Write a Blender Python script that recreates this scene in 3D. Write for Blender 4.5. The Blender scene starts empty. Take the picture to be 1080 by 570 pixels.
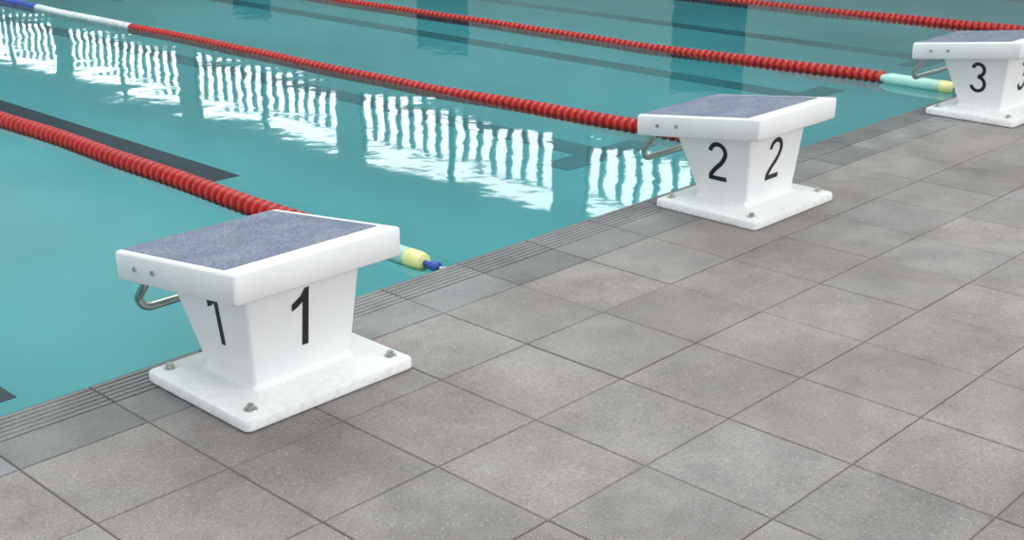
import bpy, bmesh, math, random
from mathutils import Vector, Matrix
random.seed(7)
scene = bpy.context.scene
scene.view_settings.view_transform = 'Standard'

# ------------------------------------------------------------ helpers
def link(o, parent=None):
    scene.collection.objects.link(o)
    if parent: o.parent = parent
    return o
def empty(name, loc=(0,0,0)):
    e = bpy.data.objects.new(name, None); e.location = loc; e.empty_display_size = .2
    return link(e)
def mesh_obj(name, verts, faces, mats, parent=None, smooth=False, fm=None, angle=None, recalc=True):
    me = bpy.data.meshes.new(name); me.from_pydata(verts, [], faces)
    for m in (mats if isinstance(mats, (list,tuple)) else [mats]): me.materials.append(m)
    if fm: me.polygons.foreach_set('material_index', fm)
    if recalc:
        bm = bmesh.new(); bm.from_mesh(me); bmesh.ops.recalc_face_normals(bm, faces=bm.faces); bm.to_mesh(me); bm.free()
    if smooth:
        me.polygons.foreach_set('use_smooth', [True]*len(me.polygons))
        if angle:
            me.set_sharp_from_angle(angle=math.radians(angle))
    me.update()
    return link(bpy.data.objects.new(name, me), parent)
def box_data(V, F, a, b):
    n = len(V)
    x0,y0,z0 = a; x1,y1,z1 = b
    V += [(x0,y0,z0),(x1,y0,z0),(x1,y1,z0),(x0,y1,z0),(x0,y0,z1),(x1,y0,z1),(x1,y1,z1),(x0,y1,z1)]
    F += [(n,n+3,n+2,n+1),(n+4,n+5,n+6,n+7),(n,n+1,n+5,n+4),(n+1,n+2,n+6,n+5),(n+2,n+3,n+7,n+6),(n+3,n,n+4,n+7)]
def box(name, a, b, mat, parent=None):
    V=[];F=[]; box_data(V,F,a,b); return mesh_obj(name,V,F,mat,parent)

class NT:
    def __init__(s, name):
        s.m = bpy.data.materials.new(name); s.m.use_nodes = True
        s.t = s.m.node_tree; s.t.nodes.clear()
        s.out = s.n('ShaderNodeOutputMaterial')
    def n(s, ty, **kw):
        nd = s.t.nodes.new(ty)
        for k,v in kw.items(): setattr(nd, k, v)
        return nd
    def l(s, a, b): s.t.links.new(a, b)
    def noise(s, vec, scale, detail=3, rough=.5):
        n = s.n('ShaderNodeTexNoise'); n.inputs['Scale'].default_value=scale; n.inputs['Detail'].default_value=detail
        n.inputs['Roughness'].default_value=rough; s.l(vec, n.inputs['Vector']); return n.outputs['Fac']
    def ramp(s, fac, stops):
        r = s.n('ShaderNodeValToRGB'); s.l(fac, r.inputs[0]); e = r.color_ramp.elements
        while len(e) < len(stops): e.new(.5)
        for i,(p,c) in enumerate(stops):
            e[i].position = p; e[i].color = (*c,1) if isinstance(c,(tuple,list)) else (c,c,c,1)
        return r.outputs[0]
    def mul(s, a, b, fac=1.0, mode='MULTIPLY'):
        m = s.n('ShaderNodeMix', data_type='RGBA', blend_type=mode)
        m.inputs[0].default_value = fac
        s.l(a, m.inputs[6])
        if isinstance(b, tuple): m.inputs[7].default_value = (*b,1)
        else: s.l(b, m.inputs[7])
        return m.outputs[2]

def simple(name, col, rough=.5, metal=0, var=.06, scale=12, bump=0, spec=.5, coat=0, trans=0):
    k = NT(name); tc = k.n('ShaderNodeTexCoord'); p = k.n('ShaderNodeBsdfPrincipled')
    nz = k.noise(tc.outputs['Object'], scale, 4)
    c0 = tuple(max(0,c*(1-var*2)) for c in col); c1 = tuple(min(1,c*(1+var)) for c in col)
    k.l(k.ramp(nz, [(.3,c0),(.65,c1)]), p.inputs['Base Color'])
    p.inputs['Roughness'].default_value = rough; p.inputs['Metallic'].default_value = metal
    p.inputs['Specular IOR Level'].default_value = spec
    p.inputs['Coat Weight'].default_value = coat
    p.inputs['Transmission Weight'].default_value = trans
    if bump:
        b = k.n('ShaderNodeBump'); b.inputs['Distance'].default_value = bump
        k.l(k.noise(tc.outputs['Object'], scale*6, 4), b.inputs['Height']); k.l(b.outputs[0], p.inputs['Normal'])
    k.l(p.outputs[0], k.out.inputs[0]); return k.m

def stone(name, base_d, base_l, speck=True, rough=.6):
    k = NT(name); tc = k.n('ShaderNodeTexCoord'); o = tc.outputs['Object']; p = k.n('ShaderNodeBsdfPrincipled')
    col = k.ramp(k.noise(o, 1.3, 6, .62), [(.32,base_d),(.68,base_l)])
    at = k.n('ShaderNodeAttribute'); at.attribute_name = 'tilecol'
    col = k.mul(col, at.outputs['Color'])
    grit = k.ramp(k.noise(o, 130, 3, .7), [(.3,.74),(.7,1.25)])
    col = k.mul(col, grit)
    stain = k.ramp(k.noise(o, 5.5, 5, .65), [(.35,.82),(.6,1.05)])
    col = k.mul(col, stain)
    if speck:
        v = k.n('ShaderNodeTexVoronoi'); v.inputs['Scale'].default_value = 75; k.l(o, v.inputs['Vector'])
        sp = k.ramp(v.outputs['Distance'], [(.12,1.0),(.26,0.0)])
        sel = k.ramp(k.noise(o, 60, 2), [(.46,0.0),(.58,1.0)])
        f = k.n('ShaderNodeMath', operation='MULTIPLY'); k.l(sp, f.inputs[0]); k.l(sel, f.inputs[1])
        f2 = k.n('ShaderNodeMath', operation='MULTIPLY'); k.l(f.outputs[0], f2.inputs[0]); f2.inputs[1].default_value=.42
        m = k.n('ShaderNodeMix', data_type='RGBA'); k.l(f2.outputs[0], m.inputs[0]); k.l(col, m.inputs[6]); m.inputs[7].default_value=(.66,.64,.62,1)
        col = m.outputs[2]
    k.l(col, p.inputs['Base Color'])
    k.l(k.ramp(k.noise(o, 2.2, 4), [(.35,rough-.2),(.65,rough+.08)]), p.inputs['Roughness'])
    b = k.n('ShaderNodeBump'); b.inputs['Distance'].default_value=.0012
    k.l(k.noise(o, 150, 4, .7), b.inputs['Height']); k.l(b.outputs[0], p.inputs['Normal'])
    k.l(p.outputs[0], k.out.inputs[0]); return k.m

M_tile = stone('deck_paver', (.220,.190,.176), (.325,.289,.272), rough=.55)
M_cope = stone('coping_stone', (.125,.124,.125), (.245,.24,.24), speck=False, rough=.5)
M_grout = simple('grout', (.15,.135,.125), .9, scale=30)
M_black = simple('number_vinyl', (.008,.008,.01), .4)
M_steel = simple('stainless_steel', (.5,.49,.46), .28, metal=1, scale=30)
M_red = simple('red_plastic', (.50,.022,.018), .35, scale=8)
M_wfl = simple('white_plastic', (.75,.77,.75), .4)
M_blue = simple('blue_plastic', (.03,.09,.42), .4)
M_green = simple('pale_green_float', (.42,.70,.60), .3, scale=5)
M_yel = simple('yellow_cap', (.82,.82,.34), .35)
M_pool = simple('pool_render', (.100,.42,.445), .8, var=.10, scale=.35)
M_line = simple('lane_line_tile', (.003,.014,.03), .7)
M_line_haze = simple('lane_line_water_haze', (.042,.185,.205), .7, var=.2, scale=.8)  # farther lines: dimming through the water painted in as a paler colour
M_wall = simple('painted_wall', (.52,.58,.57), .8, scale=.5)
M_dark = simple('dark_teal_panel', (.02,.09,.14), .5, scale=1)
M_ceil = simple('ceiling_boards', (.50,.54,.52), .8, scale=.6)
M_frame = simple('window_frame', (.08,.15,.17), .5)

# white moulded plastic, faintly soiled towards the foot
k = NT('white_grp'); tc = k.n('ShaderNodeTexCoord'); o = tc.outputs['Object']; p = k.n('ShaderNodeBsdfPrincipled')
base = k.ramp(k.noise(o, 5, 4), [(.3,(.79,.79,.785)),(.65,(.84,.84,.83))])
sx = k.n('ShaderNodeSeparateXYZ'); k.l(o, sx.inputs[0])
hz = k.ramp(sx.outputs['Z'], [(.0,.55),(.035,.22),(.10,.02)])
sm = k.ramp(k.noise(o, 45, 4, .6), [(.45,0.0),(.72,1.0)])
mm = k.n('ShaderNodeMath', operation='MULTIPLY'); k.l(hz, mm.inputs[0]); k.l(sm, mm.inputs[1])
m = k.n('ShaderNodeMix', data_type='RGBA'); k.l(mm.outputs[0], m.inputs[0]); k.l(base, m.inputs[6]); m.inputs[7].default_value=(.48,.44,.38,1)
k.l(m.outputs[2], p.inputs['Base Color']); p.inputs['Roughness'].default_value=.45
b = k.n('ShaderNodeBump'); b.inputs['Distance'].default_value=.0008; k.l(k.noise(o, 25, 3), b.inputs['Height']); k.l(b.outputs[0], p.inputs['Normal'])
k.l(p.outputs[0], k.out.inputs[0]); M_white = k.m

# blue grit top
k = NT('blue_grit'); tc = k.n('ShaderNodeTexCoord'); p = k.n('ShaderNodeBsdfPrincipled'); o = tc.outputs['Object']
c = k.ramp(k.noise(o, 7, 6, .7), [(.32,(.118,.145,.222)),(.7,(.220,.248,.312))])
g = k.ramp(k.noise(o, 140, 3, .8), [(.36,.45),(.64,1.7)])
k.l(k.mul(c, g), p.inputs['Base Color']); p.inputs['Roughness'].default_value=.62
b = k.n('ShaderNodeBump'); b.inputs['Distance'].default_value=.002; k.l(k.noise(o, 140, 3,.8), b.inputs['Height']); k.l(b.outputs[0], p.inputs['Normal'])
k.l(p.outputs[0], k.out.inputs[0]); M_grit = k.m

# bright glazing
k = NT('daylit_glazing'); e = k.n('ShaderNodeEmission'); e.inputs[0].default_value=(.93,.98,1,1); e.inputs[1].default_value=4.8
k.l(e.outputs[0], k.out.inputs[0]); M_glow = k.m

# water
k = NT('pool_water'); tc = k.n('ShaderNodeTexCoord'); o = tc.outputs['Object']
b1 = k.n('ShaderNodeBump'); b1.inputs['Distance'].default_value=.006; k.l(k.noise(o, .9, 2), b1.inputs['Height'])
b2 = k.n('ShaderNodeBump'); b2.inputs['Distance'].default_value=.00065; k.l(k.noise(o, 6, 2), b2.inputs['Height']); k.l(b1.outputs[0], b2.inputs['Normal'])
tr = k.n('ShaderNodeBsdfTransparent'); tr.inputs[0].default_value=(.86,.97,.98,1)
gl = k.n('ShaderNodeBsdfGlossy'); gl.inputs['Roughness'].default_value=.03; k.l(b2.outputs[0], gl.inputs['Normal'])
fr = k.n('ShaderNodeFresnel'); fr.inputs[0].default_value=1.33; k.l(b2.outputs[0], fr.inputs['Normal'])
mx = k.n('ShaderNodeMixShader'); k.l(fr.outputs[0], mx.inputs[0]); k.l(tr.outputs[0], mx.inputs[1]); k.l(gl.outputs[0], mx.inputs[2])
k.l(mx.outputs[0], k.out.inputs[0]); M_water = k.m

# ------------------------------------------------------------ deck
EDGE = 3.36; WZ = -.045
def tiles(name, xs, ys, mat, top=-.0015, depth=.03, gap=.0045, ch=.0025, var=.09, parent=None):
    V=[];F=[];C=[]
    for i in range(len(xs)-1):
        for j in range(len(ys)-1):
            x0,x1,y0,y1 = xs[i]+gap/2,xs[i+1]-gap/2,ys[j]+gap/2,ys[j+1]-gap/2
            dz = random.uniform(-.001,.001); n=len(V)
            for (d,z) in ((ch,top+dz),(0,top+dz-ch),(0,top-depth)):
                V += [(x0+d,y0+d,z),(x1-d,y0+d,z),(x1-d,y1-d,z),(x0+d,y1-d,z)]
            f=[(n,n+1,n+2,n+3)]
            for r in (0,4):
                for q in range(4):
                    f.append((n+r+q, n+r+4+q, n+r+4+(q+1)%4, n+r+(q+1)%4))
            F += f
            v = 1+random.uniform(-var,var); w = random.uniform(-.02,.02)
            C += [(v*(1+w),v,v*(1-w),1)]*12
    ob = mesh_obj(name,V,F,mat,parent)
    a = ob.data.color_attributes.new('tilecol','FLOAT_COLOR','POINT')
    a.data.foreach_set('color',[c for q in C for c in q])
    return ob
PX=.3865; PY=.395; Y0=3.017
xs=[1.665+PX*i for i in range(-24,58)]
ys=[Y0-PY*i for i in range(24,-1,-1)]
floor = tiles('floor', xs, ys, M_tile)
box('floor_grout_bed', (xs[0],ys[0],-.3),(xs[-1],EDGE-.002,-.0055), M_grout, floor)
# coping: smooth strip + ribbed nosing
cop = tiles('pool_coping', xs, [Y0, 3.205], M_cope, var=.25, parent=floor)
V=[];F=[];C=[]
for i in range(len(xs)-1):
    x0,x1 = xs[i]+.003, xs[i+1]-.003
    prof=[(3.208,-.03),(3.208,-.002)]
    nr=6; w=(EDGE-3.208)/nr
    for r in range(nr):
        y=3.208+r*w
        prof += [(y+w*.10,-.0005),(y+w*.60,-.0005),(y+w*.68,-.007),(y+w*.98,-.007)]
    prof += [(EDGE,-.004),(EDGE+.004,-.012),(EDGE+.004,-.10)]
    n=len(V)
    for (y,z) in prof: V += [(x0,y,z),(x1,y,z)]
    for q in range(len(prof)-1): F.append((n+2*q,n+2*q+1,n+2*q+3,n+2*q+2))
    v=1.1+random.uniform(-.15,.15); C += [(v,v,v,1)]*(2*len(prof))
rb = mesh_obj('ribbed_nosing',V,F,M_cope,floor)
a = rb.data.color_attributes.new('tilecol','FLOAT_COLOR','POINT'); a.data.foreach_set('color',[c for q in C for c in q])

# ------------------------------------------------------------ pool
XW=22.0; XL=-8.0; YF=53.4; FZ=-.72
pool = empty('swimming_pool')
box('pool_floor',(XL,EDGE,FZ-.1),(19.5,YF,FZ),M_pool,pool)
box('pool_end_wall',(XL,EDGE-.2,FZ),(19.5,EDGE+.001,-.09),M_pool,pool)
wv=[(XL,EDGE+.001,WZ),(19.5,EDGE+.001,WZ),(19.5,YF,WZ),(XL,YF,WZ)]
mesh_obj('water_surface',wv,[(0,1,2,3)],M_water,pool,recalc=False)
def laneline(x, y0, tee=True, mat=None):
    V=[];F=[]
    box_data(V,F,(x-.13,y0,FZ),(x+.13,48,FZ+.004))
    if tee: box_data(V,F,(x-.5,y0-.25,FZ),(x+.5,y0,FZ+.004))
    mesh_obj('lane_line',V,F,mat or M_line_haze,pool)
laneline(2.00,4.95,False,M_line)
laneline(4.72,7.2,False,M_line)
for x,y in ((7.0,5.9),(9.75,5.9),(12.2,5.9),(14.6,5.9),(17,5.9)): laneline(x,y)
box('floor_side_deck',(19.5,EDGE,-.6),(XW,YF,0),M_cope)

# ------------------------------------------------------------ hall
HC=9.5
wall = empty('wall_right')
def wbox(nm,y0,y1,z0,z1,mat=M_wall,x0=XW,x1=XW+.3): return box(nm,(x0,y0,z0),(x1,y1,z1),mat,wall)
wbox('lower_wall',-9,55,0,5.45); wbox('upper_wall',-9,55,7.25,HC)
per=8.05; first=11.55; wl=7.1
y=first-2*per; edges=[]
while y<54:
    edges.append((y,y+wl)); y+=per
prev=-9
for i,(a_,b_) in enumerate(edges):
    if a_>prev: wbox('pier',prev,a_,5.45,7.25)
    prev=b_
if prev<55: wbox('pier',prev,55,5.45,7.25)
for i,(a_,b_) in enumerate(edges):
    w = empty('window_%d'%(i+1))
    box('glazing',(XW+.2,a_,5.45),(XW+.22,b_,7.25),M_glow,w)
    V=[];F=[]
    nb=14
    for q in range(nb+1):
        yy=a_+(b_-a_)*q/nb
        big = (q%7==0)
        box_data(V,F,(XW+.05,yy-(.09 if big else .06),5.45),(XW+.14,yy+(.09 if big else .06),7.25 if big else 6.75))
    box_data(V,F,(XW+.05,a_,6.72),(XW+.14,b_,6.78))
    box_data(V,F,(XW+.05,a_,5.45),(XW+.14,b_,5.55))
    mesh_obj('mullions',V,F,M_frame,w)
for c_ in (7.2,15.35,23.35,31.4,39.5,47.5):
    wbox('dark_panel',c_-.9,c_+.9,.6,3.95,M_dark,XW-.03,XW)
box('wall_far',(XL-1,55,0),(XW+.3,55.3,HC),M_wall)
box('ceiling',(XL-2,-9,HC),(XW+.3,55.3,HC+.2),M_ceil)

# ------------------------------------------------------------ lane ropes
def rope(name, x, y0, y1, zfun, bands, r=.048, parent=None, wob=0.012):
    e = empty(name)
    V=[];F=[];FM=[]; seg=12; pitch=.054
    prof=[(0,.46),(.14,.50),(.30,.96),(.42,1.0),(.60,1.0),(.70,.94),(.84,.50)]
    n=int((y1-y0)/pitch); rings=0
    for i in range(n):
        for (t,k_) in prof:
            y=y0+(i+t)*pitch
            cx=x+wob*math.sin(y*1.7+x)+.006*math.sin(y*5.1); cz=zfun(y)
            for s in range(seg):
                a=2*math.pi*s/seg
                V.append((cx+r*k_*math.cos(a),y,cz+r*k_*math.sin(a)))
            if rings:
                b0=(rings-1)*seg; b1=rings*seg
                m=0
                for (ys_,mi) in bands:
                    if y>=ys_: m=mi
                for s in range(seg):
                    F.append((b0+s,b0+(s+1)%seg,b1+(s+1)%seg,b1+s)); FM.append(m)
            rings+=1
    F.append(tuple(range(seg))); FM.append(0)
    mesh_obj('floats',V,F,[M_red,M_wfl,M_blue],e,True,FM,angle=38)
    # end float tube
    def lathe(nm, pts, mat, sg=20):
        V=[];F=[]
        for (y,rr) in pts:
            cz=zfun(max(y,y0))
            for s in range(sg):
                a=2*math.pi*s/sg; V.append((x+rr*math.cos(a),y,cz+rr*math.sin(a)))
        for i in range(len(pts)-1):
            for s in range(sg):
                F.append((i*sg+s,i*sg+(s+1)%sg,(i+1)*sg+(s+1)%sg,(i+1)*sg+s))
        F.append(tuple(range(sg))); F.append(tuple(range((len(pts)-1)*sg,len(pts)*sg)))
        return mesh_obj(nm,V,F,mat,e,True,angle=35)
    lathe('end_float',[(3.60,.030),(3.605,.040),(3.95,.040),(3.975,.032),(y0+.02,.022)],M_green)
    lathe('end_cap',[(3.51,.020),(3.515,.036),(3.54,.041),(3.595,.041),(3.605,.038)],M_yel)
    lathe('tensioner',[(3.43,.016),(3.435,.021),(3.47,.021),(3.472,.012),(3.51,.012)],M_blue)
    lathe('wall_hook',[(EDGE+.006,.008),(3.38,.008),(3.381,.014),(3.395,.014),(3.396,.007),(3.44,.007)],M_steel)
    return e
z1=lambda y: WZ+.014
zs=lambda y: WZ+.022-.043*min(1,max(0,(y-4.2)/1.8))
rope('lane_rope',3.19,4.0,15,z1,[(0,0)],r=.049)
rope('lane_rope',5.56,4.0,22,zs,[(0,0),(9.66,1),(11.3,2)],r=.045)
rope('lane_rope',7.76,4.0,22,zs,[(0,0),(15,1)],r=.045)
rope('lane_rope',10.3,4.0,22,zs,[(0,0),(15,1)],r=.047)
rope('lane_rope',12.75,4.0,22,zs,[(0,0)])

# ------------------------------------------------------------ starting block
def rrect(x0,x1,y0,y1,r,n=6):
    pts=[]
    for (cx,cy,a0) in ((x1-r,y1-r,0),(x0+r,y1-r,90),(x0+r,y0+r,180),(x1-r,y0+r,270)):
        for i in range(n+1):
            a=math.radians(a0+90*i/n); pts.append((cx+r*math.cos(a),cy+r*math.sin(a)))
    return pts
def stroke(paths, w):
    V=[];F=[]
    for P in paths:
        P=[Vector(q) for q in P]; n0=len(V)
        for i,pnt in enumerate(P):
            d=(P[min(i+1,len(P)-1)]-P[max(i-1,0)]).normalized(); nn=Vector((-d.y,d.x))*w/2
            V += [tuple(pnt+nn),tuple(pnt-nn)]
        for i in range(len(P)-1): F.append((n0+2*i,n0+2*i+1,n0+2*i+3,n0+2*i+2))
    return V,F
def arc(cx,cy,rx,ry,a0,a1,n=18):
    return [(cx+rx*math.cos(math.radians(a0+(a1-a0)*i/n)),cy+ry*math.sin(math.radians(a0+(a1-a0)*i/n))) for i in range(n+1)]
def glyph(d):
    if d==1:
        return [(.29,0),(.41,0),(.41,1),(.33,1),(.25,.88),(.08,.77),(.08,.65),(.20,.70),(.29,.77)],[(0,1,2,8),(2,3,4,8),(4,5,6,7),(4,7,8)]
    if d==2:
        return stroke([arc(.30,.73,.22,.215,175,-25)+[(.455,.55),(.38,.45),(.28,.36),(.18,.26),(.10,.16),(.06,.08)],[(.02,.058),(.54,.058)]],.115)
    return stroke([arc(.28,.745,.195,.20,165,-85),arc(.28,.285,.225,.23,95,-165)],.115)
BX0,BX1,BY0,BY1=-.315,.315,-.262,.258
SY0,SY1=2.750-3.005, 3.380-3.005
SX0,SX1=1.810-2.125, 2.408-2.125
ZT0,ZT1=.470,.392; TH=.094
def ztop(y): return ZT0+(ZT1-ZT0)*(y-SY0)/(SY1-SY0)
def block(x, num):
    e = empty('starting_block',(x,3.005,.001))
    bt=(1.90-2.125,2.325-2.125,2.845-3.005,3.235-3.005); bb=(1.935-2.125,2.300-2.125,2.875-3.005,3.13-3.005)
    def g(bx,d): return (bx[0]-d,bx[1]+d,bx[2]-d,bx[3]+d)
    bs=(BX0,BX1,BY0,BY1)
    R=[(g(bs,-.003),.020,.0),(g(bs,0),.022,.005),(g(bs,0),.022,.028),(g(bs,-.003),.020,.034),(g(bs,-.010),.018,.038),
       (g(bb,.028),.030,.046),(g(bb,.012),.024,.050),(g(bb,.004),.018,.058),(g(bb,0),.016,.070)]
    V=[];F=[];npt=28
    for (q,r,z) in R:
        for (px,py) in rrect(*q,r): V.append((px,py,z))
    nst=6
    for i in range(1,nst+1):
        t=i/nst; q=tuple(bb[j]+(bt[j]-bb[j])*t for j in range(4))
        for (px,py) in rrect(*q,.014):
            V.append((px,py,.070+(ztop(py)-TH+.006-.070)*t))
    nr=len(V)//npt
    for i in range(nr-1):
        for s in range(npt): F.append((i*npt+s,i*npt+(s+1)%npt,(i+1)*npt+(s+1)%npt,(i+1)*npt+s))
    F.append(tuple(range(npt))); F.append(tuple(range((nr-1)*npt,nr*npt)))
    mesh_obj('pedestal',V,F,M_white,e,True,angle=30)
    # slab
    V=[];F=[]
    def ring(d,r,dz):
        return [(px,py,ztop(py)+dz) for (px,py) in rrect(SX0+d,SX1-d,SY0+d,SY1-d,r)]
    for (d,r,dz) in ((.012,.008,-TH),(.005,.010,-TH+.003),(.001,.012,-TH+.008),(0,.012,-.010),(.002,.011,-.004),(.007,.009,-.0005),(.012,.008,0)): V+=ring(d,r,dz)
    nr=7
    for i in range(nr-1):
        for s in range(npt): F.append((i*npt+s,i*npt+(s+1)%npt,(i+1)*npt+(s+1)%npt,(i+1)*npt+s))
    F.append(tuple(range(npt))); F.append(tuple(range((nr-1)*npt,nr*npt)))
    mesh_obj('platform',V,F,M_white,e,True,angle=40)
    # blue anti-slip inset
    V=[];F=[]
    gx0,gx1,gy0,gy1=SX0+.022,SX1-.030,SY0+.075,SY1-.010
    for (d,dz) in ((0,-.002),(0,.0015),(.002,.0025)):
        V += [(px,py,ztop(py)+dz) for (px,py) in rrect(gx0+d,gx1-d,gy0+d,gy1-d,.006)]
    for i in range(2):
        for s in range(npt): F.append((i*npt+s,i*npt+(s+1)%npt,(i+1)*npt+(s+1)%npt,(i+1)*npt+s))
    F.append(tuple(range(2*npt,3*npt)))
    mesh_obj('antislip_pad',V,F,M_grit,e)
    # numbers
    def put(nm, org, ux, uy, h):
        gv,gf=glyph(num); ux=Vector(ux).normalized(); uy=Vector(uy).normalized(); nn=ux.cross(uy).normalized()
        w=.5 if num==1 else .58
        V=[tuple(Vector(org)+ux*((a-w/2)*h)+uy*((b-.5)*h)+nn*.0025) for a,b in gv]
        mesh_obj(nm,V,gf,M_black,e)
    zc=.236; t=(zc-.070)/(.385-.070)
    yf=bb[2]+(bt[2]-bb[2])*t
    put('number_deck_side',({1:-.026,2:-.020,3:.02}[num],yf,zc),(1,0,0),(0,bt[2]-bb[2],.315),.186)
    zc=.248 if num==1 else .228; t=(zc-.070)/(.375-.070)
    xf=bb[0]+(bt[0]-bb[0])*t
    put('number_left_side',(xf,.012,zc),(0,-1,0),(bt[0]-bb[0],0,.29),.174)
    # grab handle (pool side)
    hx=.245; yA=SY1-.045; yB=SY1+.005; zt=ztop(SY1)-TH+.01; zb=.178
    ctrl=[Vector((-hx,yA,zt)),Vector((-hx,yA+.01,zt-.04)),Vector((-hx,yB,zb+.045))]
    for i in range(1,7):
        a=math.pi/2*i/6; ctrl.append(Vector((-hx+.045*(1-math.cos(a)),yB+.006*math.sin(a),zb+.045*(1-math.sin(a)))))
    pl=ctrl+[Vector((-q.x,q.y,q.z)) for q in reversed(ctrl)]
    cu=bpy.data.curves.new('handle','CURVE'); cu.dimensions='3D'; sp=cu.splines.new('POLY'); sp.points.add(len(pl)-1)
    for i,q in enumerate(pl): sp.points[i].co=(*q,1)
    cu.bevel_depth=.0135; cu.bevel_resolution=5; cu.materials.append(M_steel); cu.use_fill_caps=True; sp.use_smooth=True
    link(bpy.data.objects.new('grab_handle',cu),e)
    # bolts
    def cyl(nm,c,ax,r,h,n=6,mat=M_steel):
        bm=bmesh.new(); bmesh.ops.create_cone(bm,cap_ends=True,segments=n,radius1=r,radius2=r*.92,depth=h)
        me=bpy.data.meshes.new(nm); bm.to_mesh(me); bm.free(); me.materials.append(mat)
        ob=link(bpy.data.objects.new(nm,me),e); ob.location=c
        ob.rotation_euler=Vector((0,0,1)).rotation_difference(Vector(ax)).to_euler(); return ob
    for bx in (-.262,.262):
        for by in (-.208,.205):
            cyl('foot_washer',(bx,by,.0415),(0,0,1),.021,.004,20)
            cyl('foot_bolt',(bx,by,.050),(0,0,1),.012,.014,6)
    for sx_,ax in ((SX0,-1),(SX1,1)):
        for yy in (SY1-.115,SY1-.215):
            cyl('side_bolt',(sx_,yy,ztop(yy)-.045),(ax,0,0),.0085,.010,12)
for k_,bx_ in enumerate((2.125,4.652,7.175)): block(bx_, k_+1)

# ------------------------------------------------------------ lights
def area(nm,loc,target,sx,sy,p,col):
    l=bpy.data.lights.new(nm,'AREA'); l.shape='RECTANGLE'; l.size=sx; l.size_y=sy; l.energy=p; l.color=col
    o=link(bpy.data.objects.new(nm,l)); o.location=loc
    o.rotation_euler=(Vector(target)-Vector(loc)).to_track_quat('-Z','Y').to_euler()
area('fill_deck',(3,-1,9.2),(4,1,0),12,9,820,(1,.985,.975))  # unseen overhead fill, added to light the deck softly
area('fill_pool',(5,9,9.3),(5,9,0),12,8,820,(.97,1,1))  # second added fill, brightens the farther pool floor from overhead
area('fill_side',(9,-8,4.5),(3,3,.3),9,5,450,(1,.985,.97))  # added out-of-view lamp for the deck-facing sides of the blocks
area('fill_ceiling_up',(8,26,6.8),(8,26,9.5),20,36,3100,(.98,1,1))  # added upward fill so the ceiling mirrored in the water looks paler
w=bpy.data.worlds.new('World'); scene.world=w; w.use_nodes=True
bg=w.node_tree.nodes['Background']; bg.inputs[0].default_value=(.86,.92,1,1); bg.inputs[1].default_value=1.15

# ------------------------------------------------------------ camera
cam=bpy.data.cameras.new('camera'); co=link(bpy.data.objects.new('camera',cam))
cam.sensor_width=36; cam.lens=44.97; co.location=(0,0,1.64)
co.rotation_euler=(math.radians(90-19.77),0,math.radians(-46.4))
cam.clip_end=200
scene.camera=co
